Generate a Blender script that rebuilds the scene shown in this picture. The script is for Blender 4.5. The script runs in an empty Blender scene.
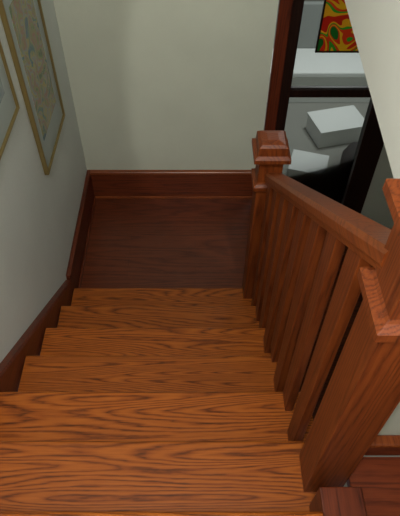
import bpy, bmesh, math, random
from mathutils import Vector, noise
random.seed(4)
S=bpy.context.scene
S.view_settings.view_transform='Standard'

# ---------------------------------------------------------------- materials
def newmat(n):
    m=bpy.data.materials.new(n); m.use_nodes=True
    nt=m.node_tree; b=nt.nodes['Principled BSDF']
    return m,nt,b
def rgb(r,g,b):
    f=lambda c:((c/255)/12.92 if c/255<=.04045 else ((c/255+.055)/1.055)**2.4)
    return (f(r),f(g),f(b),1)
def plain(n,c,rough=.6,bump=0,bscale=60,var=.06):
    m,nt,b=newmat(n)
    tc=nt.nodes.new('ShaderNodeTexCoord')
    nz=nt.nodes.new('ShaderNodeTexNoise'); nz.inputs['Scale'].default_value=3; nz.inputs['Detail'].default_value=5
    nt.links.new(tc.outputs['Object'],nz.inputs['Vector'])
    mp=nt.nodes.new('ShaderNodeMapRange'); mp.inputs[3].default_value=1-var; mp.inputs[4].default_value=1+var
    nt.links.new(nz.outputs['Fac'],mp.inputs[0])
    hs=nt.nodes.new('ShaderNodeHueSaturation'); hs.inputs['Color'].default_value=c
    nt.links.new(mp.outputs[0],hs.inputs['Value'])
    nt.links.new(hs.outputs[0],b.inputs['Base Color'])
    b.inputs['Roughness'].default_value=rough
    if bump:
        n2=nt.nodes.new('ShaderNodeTexNoise'); n2.inputs['Scale'].default_value=bscale; n2.inputs['Detail'].default_value=4
        nt.links.new(tc.outputs['Object'],n2.inputs['Vector'])
        bp=nt.nodes.new('ShaderNodeBump'); bp.inputs['Strength'].default_value=bump; bp.inputs['Distance'].default_value=.004
        nt.links.new(n2.outputs['Fac'],bp.inputs['Height']); nt.links.new(bp.outputs[0],b.inputs['Normal'])
    return m
def wood(n,dark,mid,light,axis='X',off=0,rings=26,rough=.32,contrast=1.0,spec=.5,cross=6.0,along=.55,bright=None):
    """oak: contour rings of a stretched noise field + fine pores"""
    m,nt,b=newmat(n); N=nt.nodes.new; L=nt.links.new
    tc=N('ShaderNodeTexCoord'); mp=N('ShaderNodeMapping')
    st={'X':(along,cross,cross),'Y':(cross,along,cross),'Z':(cross,cross,along)}[axis]
    mp.inputs['Scale'].default_value=st
    mp.inputs['Location'].default_value=(off*1.37,off*2.1,off*.77)
    L(tc.outputs['Object'],mp.inputs[0])
    nz=N('ShaderNodeTexNoise'); nz.inputs['Scale'].default_value=1; nz.inputs['Detail'].default_value=1.0; nz.inputs['Roughness'].default_value=.3
    L(mp.outputs[0],nz.inputs['Vector'])
    mu=N('ShaderNodeMath'); mu.operation='MULTIPLY'; mu.inputs[1].default_value=rings*6.283
    L(nz.outputs['Fac'],mu.inputs[0])
    mpj=N('ShaderNodeMapping'); sj={'X':(12,90,90),'Y':(90,12,90),'Z':(90,90,12)}[axis]; mpj.inputs['Scale'].default_value=sj
    L(tc.outputs['Object'],mpj.inputs[0])
    nj=N('ShaderNodeTexNoise'); nj.inputs['Scale'].default_value=1; nj.inputs['Detail'].default_value=3
    L(mpj.outputs[0],nj.inputs['Vector'])
    ma=N('ShaderNodeMath'); ma.operation='MULTIPLY_ADD'; ma.inputs[1].default_value=5
    L(nj.outputs['Fac'],ma.inputs[0]); L(mu.outputs[0],ma.inputs[2])
    si=N('ShaderNodeMath'); si.operation='SINE'; L(ma.outputs[0],si.inputs[0])
    mr=N('ShaderNodeMapRange'); mr.inputs[1].default_value=-1; L(si.outputs[0],mr.inputs[0])
    pw=N('ShaderNodeMath'); pw.operation='POWER'; pw.inputs[1].default_value=.55; L(mr.outputs[0],pw.inputs[0])
    mp2=N('ShaderNodeMapping'); sp={'X':(8,260,260),'Y':(260,8,260),'Z':(260,260,8)}[axis]; mp2.inputs['Scale'].default_value=sp
    L(tc.outputs['Object'],mp2.inputs[0])
    n2=N('ShaderNodeTexNoise'); n2.inputs['Scale'].default_value=1; n2.inputs['Detail'].default_value=2
    L(mp2.outputs[0],n2.inputs['Vector'])
    mx=N('ShaderNodeMath'); mx.operation='MULTIPLY_ADD'; mx.inputs[1].default_value=.7
    L(n2.outputs['Fac'],mx.inputs[0])
    sc=N('ShaderNodeMath'); sc.operation='MULTIPLY_ADD'; sc.inputs[1].default_value=.6*contrast; sc.inputs[2].default_value=-.12+(1-contrast)*.35
    L(pw.outputs[0],sc.inputs[0]); L(sc.outputs[0],mx.inputs[2])
    cr=N('ShaderNodeValToRGB'); e=cr.color_ramp.elements
    e[0].position=.15; e[0].color=dark; e[1].position=.9; e[1].color=light
    q=e.new(.5); q.color=mid
    L(mx.outputs[0],cr.inputs[0]); L(cr.outputs[0],b.inputs['Base Color'])
    b.inputs['Roughness'].default_value=rough
    b.inputs['Specular IOR Level'].default_value=spec
    bp=N('ShaderNodeBump'); bp.inputs['Strength'].default_value=.1; bp.inputs['Distance'].default_value=.002
    L(mx.outputs[0],bp.inputs['Height']); L(bp.outputs[0],b.inputs['Normal'])
    return m

OD,OM,OL=rgb(68,29,6),rgb(134,66,16),rgb(162,88,26)
wall_m=plain('plaster_greige',rgb(201,205,190),.75,.25,40,.09)
wallL_m=plain('plaster_cool',rgb(208,214,210),.7,.5,45,.09)
white_m=plain('white_paint',rgb(226,226,219),.7,.1)
RD,RM,RL=rgb(52,20,7),rgb(104,47,17),rgb(128,63,24)
rail_z=wood('oak_vertical',RD,RM,RL,'Z',3,26,.45,.6,.3,8,.25)
rail_y=wood('oak_rail',rgb(68,28,10),rgb(118,56,21),rgb(140,72,29),'Y',5,24,.42,.5,.3,8,.25)
dark_x=wood('mahogany_x',rgb(56,21,10),rgb(100,43,20),rgb(120,55,27),'X',2,18,.38,.7,.4,8,.3)
dark_y=wood('mahogany_y',rgb(50,18,8),rgb(86,36,17),rgb(106,47,23),'Y',7,18,.38,.7,.4,8,.3)
dark_z=wood('mahogany_z',rgb(46,16,8),rgb(84,34,17),rgb(102,43,22),'Z',9,18,.38,.7,.4,8,.3)
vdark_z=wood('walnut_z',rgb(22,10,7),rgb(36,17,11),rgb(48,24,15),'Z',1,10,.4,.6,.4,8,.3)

# ---------------------------------------------------------------- mesh helpers
def add(name,bm,mat,parent=None,smooth=False):
    bmesh.ops.recalc_face_normals(bm,faces=bm.faces)
    me=bpy.data.meshes.new(name); bm.to_mesh(me); bm.free()
    if smooth:
        for p in me.polygons: p.use_smooth=True
    o=bpy.data.objects.new(name,me); S.collection.objects.link(o)
    if mat: me.materials.append(mat)
    if parent: o.parent=parent
    return o
def bbox(bm,x0,x1,y0,y1,z0,z1):
    v=[bm.verts.new((x,y,z)) for x in(x0,x1) for y in(y0,y1) for z in(z0,z1)]
    for f in((0,1,3,2),(4,6,7,5),(0,4,5,1),(2,3,7,6),(0,2,6,4),(1,5,7,3)):
        bm.faces.new([v[i] for i in f])
def box(name,x0,x1,y0,y1,z0,z1,mat,parent=None,bev=0,seg=2):
    bm=bmesh.new(); bbox(bm,x0,x1,y0,y1,z0,z1)
    if bev: bmesh.ops.bevel(bm,geom=bm.edges[:],offset=bev,segments=seg,profile=.5,affect='EDGES')
    return add(name,bm,mat,parent)
def empty(n):
    o=bpy.data.objects.new(n,None); S.collection.objects.link(o); return o
def prism(name,prof,y0,z0,y1,z1,mat,parent=None):
    bm=bmesh.new()
    a=[bm.verts.new((x,y0,z0+dz)) for x,dz in prof]; b=[bm.verts.new((x,y1,z1+dz)) for x,dz in prof]
    n=len(prof)
    for i in range(n): bm.faces.new((a[i],a[(i+1)%n],b[(i+1)%n],b[i]))
    bm.faces.new(a); bm.faces.new(b[::-1])
    return add(name,bm,mat,parent)
def sqloft(name,cx,cy,prof,mat,parent=None,bev=.0015):
    bm=bmesh.new(); prev=None
    for hw,z in prof:
        r=[bm.verts.new((cx+sx*hw,cy+sy*hw,z)) for sx,sy in((-1,-1),(1,-1),(1,1),(-1,1))]
        if prev:
            for i in range(4): bm.faces.new((prev[i],prev[(i+1)%4],r[(i+1)%4],r[i]))
        else: bm.faces.new(r[::-1])
        prev=r
    bm.faces.new(prev)
    if bev:
        ed=[e for e in bm.edges if abs(e.verts[0].co.z-e.verts[1].co.z)>.002 ]
        bmesh.ops.bevel(bm,geom=ed,offset=bev,segments=1,profile=.5,affect='EDGES')
    return add(name,bm,mat,parent)

# ---------------------------------------------------------------- dimensions
RUN,RISE=.26,.18
Y1=1.96; YB=2.97; XL=-.78; XR=.43
def nos(k): return Y1-(k-1)*RUN
# ---------------------------------------------------------------- staircase
st=empty('staircase')
for k in range(1,10):
    z=k*RISE; yn=nos(k)
    f=(1,1.0,.92,1.06,.96,1.05,.94,1,1,1)[k]
    cs=[tuple(c*f for c in col[:3])+(1,) for col in(OD,OM,OL)]
    m=wood('oak_tread_%d'%k,*cs,'X',k*3.3,20+(k*5)%7,.42,.9,.35,(11,7,9,12,8,10,8,9,9)[k-1],.8)
    xr=XR if k<6 else (.40 if k==6 else .335)
    bm=bmesh.new(); bbox(bm,-.735,xr,yn-RUN-.025,yn,z-.032,z)
    ed=[e for e in bm.edges if all(v.co.y>yn-.001 for v in e.verts) and abs(e.verts[0].co.z-e.verts[1].co.z)<.001]
    bmesh.ops.bevel(bm,geom=ed,offset=.012,segments=4,profile=.5,affect='EDGES')
    add('tread_%d'%k,bm,m,st)
    box('riser_%d'%k,-.735,xr-.03,yn-.045,yn-.027,z-RISE,z-.032,m,st)
bm=bmesh.new()
pts=[]
for k in range(1,6):
    pts+= [(nos(k)-.03,(k-1)*RISE-.0 if k>1 else -.02),(nos(k)-.03,k*RISE-.034)]
pts+= [(nos(6)-.03,5*RISE-.034),(nos(6)-.03,.55),(Y1-.4,-.02)]
a=[bm.verts.new((.385,y,z)) for y,z in pts]; b=[bm.verts.new((.405,y,z)) for y,z in pts]
n=len(a)
for i in range(n): bm.faces.new((a[i],a[(i+1)%n],b[(i+1)%n],b[i]))
bm.faces.new(a); bm.faces.new(b[::-1])
add('outer_stringer',bm,rail_y,st)
prism('skirt_board',[(-.78,-.32),(-.742,-.32),(-.742,.040),(-.75,.050),(-.78,.050)],Y1+.02,RISE,nos(9),9*RISE,dark_y,st)

def boards():
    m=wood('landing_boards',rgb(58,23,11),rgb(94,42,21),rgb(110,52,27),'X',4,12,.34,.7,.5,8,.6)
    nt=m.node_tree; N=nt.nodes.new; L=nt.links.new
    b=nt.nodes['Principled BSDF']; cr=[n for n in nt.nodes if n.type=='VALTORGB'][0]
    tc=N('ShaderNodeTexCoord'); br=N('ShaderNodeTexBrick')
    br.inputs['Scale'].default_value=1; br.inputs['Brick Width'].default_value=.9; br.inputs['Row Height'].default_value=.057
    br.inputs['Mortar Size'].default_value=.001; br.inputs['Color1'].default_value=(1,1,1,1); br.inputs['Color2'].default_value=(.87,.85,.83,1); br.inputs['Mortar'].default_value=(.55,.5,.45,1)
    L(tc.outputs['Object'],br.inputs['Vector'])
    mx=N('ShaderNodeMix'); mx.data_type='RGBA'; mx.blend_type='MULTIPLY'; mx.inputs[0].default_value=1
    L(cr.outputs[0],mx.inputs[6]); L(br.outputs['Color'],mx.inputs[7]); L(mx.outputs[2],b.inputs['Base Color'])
    return m
land_m=boards()
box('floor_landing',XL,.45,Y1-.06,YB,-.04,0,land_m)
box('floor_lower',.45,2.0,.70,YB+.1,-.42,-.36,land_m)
box('floor_lower_step',.45,.72,Y1-.02,YB,-.36,-.18,dark_y,None,.006)
box('floor_far_room',-.2,2.6,YB+.12,5.6,-.42,-.36,plain('grey_carpet',rgb(150,148,140),.9,.4))

def bb(name,x0,x1,y0,y1,mat):
    e=empty(name)
    box('board',x0,x1,y0,y1,.0,.235,mat,e,.002)
    return e
cap_x=wood('oak_cap',rgb(76,32,14),rgb(126,62,29),rgb(146,76,36),'X',6,18,.3,.6,.5,8,.3)
e=bb('baseboard_back',-.757,.44,YB-.022,YB-.001,dark_x)
box('cap',-.757,.44,YB-.036,YB-.001,.232,.258,cap_x,e,.007,3)
box('shoe',-.757,.44,YB-.036,YB-.022,.0,.02,cap_x,e,.005)
e=bb('baseboard_left',XL+.001,XL+.021,Y1+.03,YB-.001,dark_y)
box('cap',XL+.001,XL+.03,Y1+.03,YB-.001,.235,.258,dark_y,e,.006)
box('shoe',XL+.021,XL+.035,Y1+.03,YB-.036,.0,.02,dark_y,e,.005)

# ---------------------------------------------------------------- walls
box('wall_left',XL-.12,XL,-2.2,YB+.12,-.5,4.3,wallL_m)
bm=bmesh.new()
bbox(bm,XL,.46,YB,YB+.12,-.5,4.3); bbox(bm,1.30,2.0,YB,YB+.12,-.42,4.3); bbox(bm,.46,1.30,YB,YB+.12,1.98,4.3)
add('wall_back',bm,wall_m)
bm=bmesh.new()
pr=[(-2.2,1.80),(1.0,1.88),(YB,2.12),(YB,4.3),(-2.2,4.3)]
a=[bm.verts.new((.492,y,z)) for y,z in pr]; b=[bm.verts.new((.61,y,z)) for y,z in pr]
for i in range(5): bm.faces.new((a[i],a[(i+1)%5],b[(i+1)%5],b[i]))
bm.faces.new(a); bm.faces.new(b[::-1]); add('wall_right_upper',bm,white_m)
box('wall_knee',.46,1.9,.61,.70,-.36,1.5,wall_m)
box('wall_rear',-.9,2.0,-2.32,-2.2,0,4.3,wall_m)
box('wall_far_right',2.0,2.12,-2.2,YB+.12,-.42,4.3,wall_m)
box('ceiling',-.9,2.12,-2.32,YB+.12,4.3,4.4,white_m)

sp=empty('side_platform')
box('platform_top',.455,1.9,-.4,.585,1.10,1.14,dark_x,sp,.004)
box('platform_stringer',.338,.454,-.4,.464,.95,1.25,dark_y,sp,.004)
e=empty('baseboard_right')
box('board',.46,1.9,.587,.609,1.14,1.23,dark_x,e,.003)
box('cap',.46,1.9,.575,.609,1.23,1.25,rail_y,e,.006)

# ---------------------------------------------------------------- railing
def newel(parent,nm,cx,cy,z0,c,h=.055,nk=0,cd=.155,cp=.016):
    p=[(h,z0),(h,c-cd),(h+.008,c-cd+.005),(h+cp,c-cd+.015),(h+cp,c-cd+.037),(h-nk+.004,c-cd+.047),(h-nk,c-cd+.055),
       (h-nk,c-.02),(h-nk+.008,c-.012),(h-nk+.012,c),(h-nk+.027,c+.002),(h-nk+.027,c+.022),(h-nk+.012,c+.034),(h-nk+.009,c+.075),(h-nk-.002,c+.086),(h-nk-.03,c+.092)]
    return sqloft(nm,cx,cy,p,rail_z,parent)
rl=empty('stair_railing')
CX=.345
newel(rl,'newel_post_bottom',CX,1.93,0,1.225,cd=.185)
newel(rl,'newel_post_top',CX+.037,.555,1.082,2.175,.055,.0,.225,.02)
ry0,rz0,ry1,rz1=1.88,1.125,.59,2.055
w=.039; CR=CX+.016
prof=[(CR-w+.006,-.035),(CR+w-.006,-.035),(CR+w-.004,-.02),(CR+w,-.012),(CR+w,.014),(CR+w-.008,.028),(CR-w+.008,.028),(CR-w,.014),(CR-w,-.012),(CR-w+.004,-.02)]
prism('handrail',prof,ry0,rz0,ry1,rz1,rail_y,rl)
for i in range(8):
    y=.725+.151*i
    k=1+int((Y1-y)/RUN); zb=k*RISE
    sl=(rz1-rz0)/(ry0-ry1)
    zt=rz0+(ry0-y)*sl-.03
    bm=bmesh.new(); bbox(bm,CX-.014,CX+.014,y-.037,y+.037,zb,zt)
    for v in bm.verts:
        if v.co.z>zt-.001: v.co.z=zt-(v.co.y-y)*sl
    bmesh.ops.bevel(bm,geom=[e for e in bm.edges if abs(e.verts[0].co.z-e.verts[1].co.z)>.1],offset=.001,segments=1,affect='EDGES')
    o=add('baluster_%d'%(i+1),bm,rail_z,rl)

# ---------------------------------------------------------------- door
d=empty('door_1')
box('casing_left',.462,.535,YB-.03,YB-.001,-.36,2.0,dark_z,d,.004)
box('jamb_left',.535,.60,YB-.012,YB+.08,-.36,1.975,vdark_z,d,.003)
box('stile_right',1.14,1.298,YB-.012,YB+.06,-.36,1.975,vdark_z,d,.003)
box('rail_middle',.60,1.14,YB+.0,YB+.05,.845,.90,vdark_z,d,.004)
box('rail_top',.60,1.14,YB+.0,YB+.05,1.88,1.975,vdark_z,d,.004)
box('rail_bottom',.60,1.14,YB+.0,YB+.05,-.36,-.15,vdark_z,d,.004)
m,nt,b=newmat('door_glass'); out=nt.nodes['Material Output']
tr=nt.nodes.new('ShaderNodeBsdfTransparent'); tr.inputs[0].default_value=(.85,.88,.86,1)
gl=nt.nodes.new('ShaderNodeBsdfGlossy'); gl.inputs['Roughness'].default_value=.03
mix=nt.nodes.new('ShaderNodeMixShader'); fr=nt.nodes.new('ShaderNodeFresnel'); fr.inputs[0].default_value=1.5
nt.links.new(fr.outputs[0],mix.inputs[0]); nt.links.new(tr.outputs[0],mix.inputs[1]); nt.links.new(gl.outputs[0],mix.inputs[2]); nt.links.new(mix.outputs[0],out.inputs[0])
box('glass',.60,1.14,YB+.022,YB+.027,-.15,1.88,m,d)

m,nt,b=newmat('stained_glass')
tc=nt.nodes.new('ShaderNodeTexCoord')
nz=nt.nodes.new('ShaderNodeTexNoise'); nz.inputs['Scale'].default_value=4.5; nz.inputs['Detail'].default_value=0; nz.inputs['Distortion'].default_value=1.6
nt.links.new(tc.outputs['Object'],nz.inputs['Vector'])
cr=nt.nodes.new('ShaderNodeValToRGB'); cr.color_ramp.interpolation='CONSTANT'; e=cr.color_ramp.elements
e[0].position=0; e[0].color=rgb(24,120,40); e[1].position=.38; e[1].color=rgb(240,50,25)
for p,c in((.44,rgb(255,195,30)),(.5,rgb(240,65,25)),(.56,rgb(60,175,45)),(.61,rgb(255,185,30)),(.67,rgb(220,40,22))):
    q=e.new(p); q.color=c
nt.links.new(nz.outputs['Fac'],cr.inputs[0]); nt.links.new(cr.outputs[0],b.inputs['Base Color'])
b.inputs['Roughness'].default_value=.3
sg=empty('stained_glass_panel')
box('glass',.72,.96,YB-.008,YB-.002,1.165,1.52,m,sg)
for nm,a in(('lead_bottom',(.71,.97,1.155,1.165)),('lead_top',(.71,.97,1.52,1.53)),('lead_left',(.71,.72,1.155,1.53)),('lead_right',(.96,.97,1.155,1.53))):
    box(nm,a[0],a[1],YB-.012,YB,a[2],a[3],vdark_z,sg)

# ---------------------------------------------------------------- framed pictures
gold=plain('gold_frame',rgb(140,122,76),.35); gold.node_tree.nodes['Principled BSDF'].inputs['Metallic'].default_value=.5
matb=plain('mat_board',rgb(160,170,168),.4)
def art(n,cols,sc):
    m,nt,b=newmat(n); tc=nt.nodes.new('ShaderNodeTexCoord')
    nz=nt.nodes.new('ShaderNodeTexNoise'); nz.inputs['Scale'].default_value=sc; nz.inputs['Detail'].default_value=3; nz.inputs['Distortion'].default_value=1.5
    nt.links.new(tc.outputs['Object'],nz.inputs['Vector'])
    cr=nt.nodes.new('ShaderNodeValToRGB'); e=cr.color_ramp.elements
    e[0].position=.32; e[0].color=cols[0]; e[1].position=.68; e[1].color=cols[-1]
    for i,c in enumerate(cols[1:-1]):
        q=e.new(.32+.36*(i+1)/(len(cols)-1)); q.color=c
    nt.links.new(nz.outputs['Fac'],cr.inputs[0]); nt.links.new(cr.outputs[0],b.inputs['Base Color']); b.inputs['Roughness'].default_value=.2
    return m
def picture(y0,y1,z0,z1,am,border,bot):
    e=empty('framed_picture'); x=XL+.001; t=.012
    box('backing',x,x+.012,y0+t,y1-t,z0+t,z1-t,matb,e)
    box('artwork',x+.012,x+.014,y0+border,y1-border,z0+bot,z1-border,am,e)
    for nm,a in(('frame_bottom',(y0,y1,z0,z0+t)),('frame_top',(y0,y1,z1-t,z1)),('frame_near',(y0,y0+t,z0+t,z1-t)),('frame_far',(y1-t,y1,z0+t,z1-t))):
        box(nm,x,x+.024,*a,gold,e,.003)
picture(2.11,2.64,.94,1.85,art('art_pastel',[rgb(86,106,74),rgb(130,140,90),rgb(150,110,90),rgb(130,140,136),rgb(160,146,80),rgb(90,120,110),rgb(70,94,120)],8),.09,.15)
picture(1.43,1.98,1.43,2.1,art('art_blue',[rgb(100,120,136),rgb(150,160,160),rgb(120,136,150)],7),.09,.13)

# ---------------------------------------------------------------- far room contents
cloth=plain('white_cloth',rgb(232,232,228),.9,.1)
dk=plain('dark_fabric',rgb(66,62,60),.9,.3)
def lump(name,c,s,mat,seed,am=.3):
    bm=bmesh.new(); bmesh.ops.create_icosphere(bm,subdivisions=4,radius=1)
    for v in bm.verts:
        n=noise.noise(v.co*1.5+Vector((seed,0,0)))+.25*noise.noise(v.co*4+Vector((seed,0,0)))
        co=v.co*(1+am*n); co.z=max(co.z,-.6)
        v.co=Vector((c[0]+co.x*s[0],c[1]+co.y*s[1],c[2]+(co.z+.6)*s[2]))
    return add(name,bm,mat,None,True)
def crate(name,x,y,w_,d_,h,rot,mat):
    bm=bmesh.new(); bbox(bm,-w_/2,w_/2,-d_/2,d_/2,0,h-.03); bbox(bm,-w_/2-.01,w_/2+.01,-d_/2-.01,d_/2+.01,h-.03,h)
    o=add(name,bm,mat); o.location=(x,y,-.36); o.rotation_euler=(0,0,rot); return o
crate('storage_box',1.34,4.22,.46,.32,.18,.25,cloth)
crate('storage_box',1.0,3.66,.30,.26,.12,-.3,cloth)
lump('floor_cushion',(1.5,3.72,-.36),(.2,.24,.12),dk,11,.15)
so=empty('bench')
box('seat',.6,2.3,4.72,5.2,-.06,.0,cloth,so,.015,3)
box('front_panel',.62,2.28,4.76,4.79,-.36,-.06,cloth,so,.004)
box('backrest',.6,2.3,5.2,5.26,-.36,.45,plain('grey_panel',rgb(146,148,144),.9),so,.01,2)
box('side_1',.6,.63,4.79,5.2,-.36,-.06,cloth,so); box('side_2',2.27,2.3,4.79,5.2,-.36,-.06,cloth,so)
box('wall_far_room',-.2,2.6,5.6,5.7,-.42,2.4,plain('far_paint',rgb(140,138,130),.8))

# ---------------------------------------------------------------- lights / camera
def light(n,t,loc,e,col,size=None,rot=(0,0,0)):
    l=bpy.data.lights.new(n,t); l.energy=e; l.color=col
    if t=='AREA': l.size=size
    else: l.shadow_soft_size=size
    o=bpy.data.objects.new(n,l); o.location=loc; o.rotation_euler=rot; S.collection.objects.link(o); return o
light('camera_flash','POINT',(-.06,-.02,2.85),32,(1,.97,.91),.03)
light('ceiling_lamp','AREA',(-.1,-.5,4.25),36,(1,.96,.9),.3)
light('far_room_fill','AREA',(1.3,4.3,2.3),38,(.95,.98,1),.6)  # added fill light to brighten the room behind the glass, source unseen
s=light('added_edge_spot','SPOT',(.40,.2,3.9),95,(1,.97,.88),.05)  # added spot, no real fixture; cone edge stands in for diagonal back-wall shadow
s.data.spot_size=math.radians(42); s.data.spot_blend=.05
s.rotation_euler=(Vector((1.02,2.97,1.16))-s.location).to_track_quat('-Z','Y').to_euler()
w=bpy.data.worlds.new('World'); S.world=w; w.use_nodes=True
w.node_tree.nodes['Background'].inputs[0].default_value=(.9,.92,1,1); w.node_tree.nodes['Background'].inputs[1].default_value=.15
cam=bpy.data.cameras.new('Camera'); co=bpy.data.objects.new('Camera',cam); S.collection.objects.link(co)
co.location=(0,0,2.75); co.rotation_euler=(math.radians(40.5),0,0)
cam.sensor_width=36; cam.lens=530/516*36; cam.shift_x=.0097; cam.clip_start=.02
S.camera=co
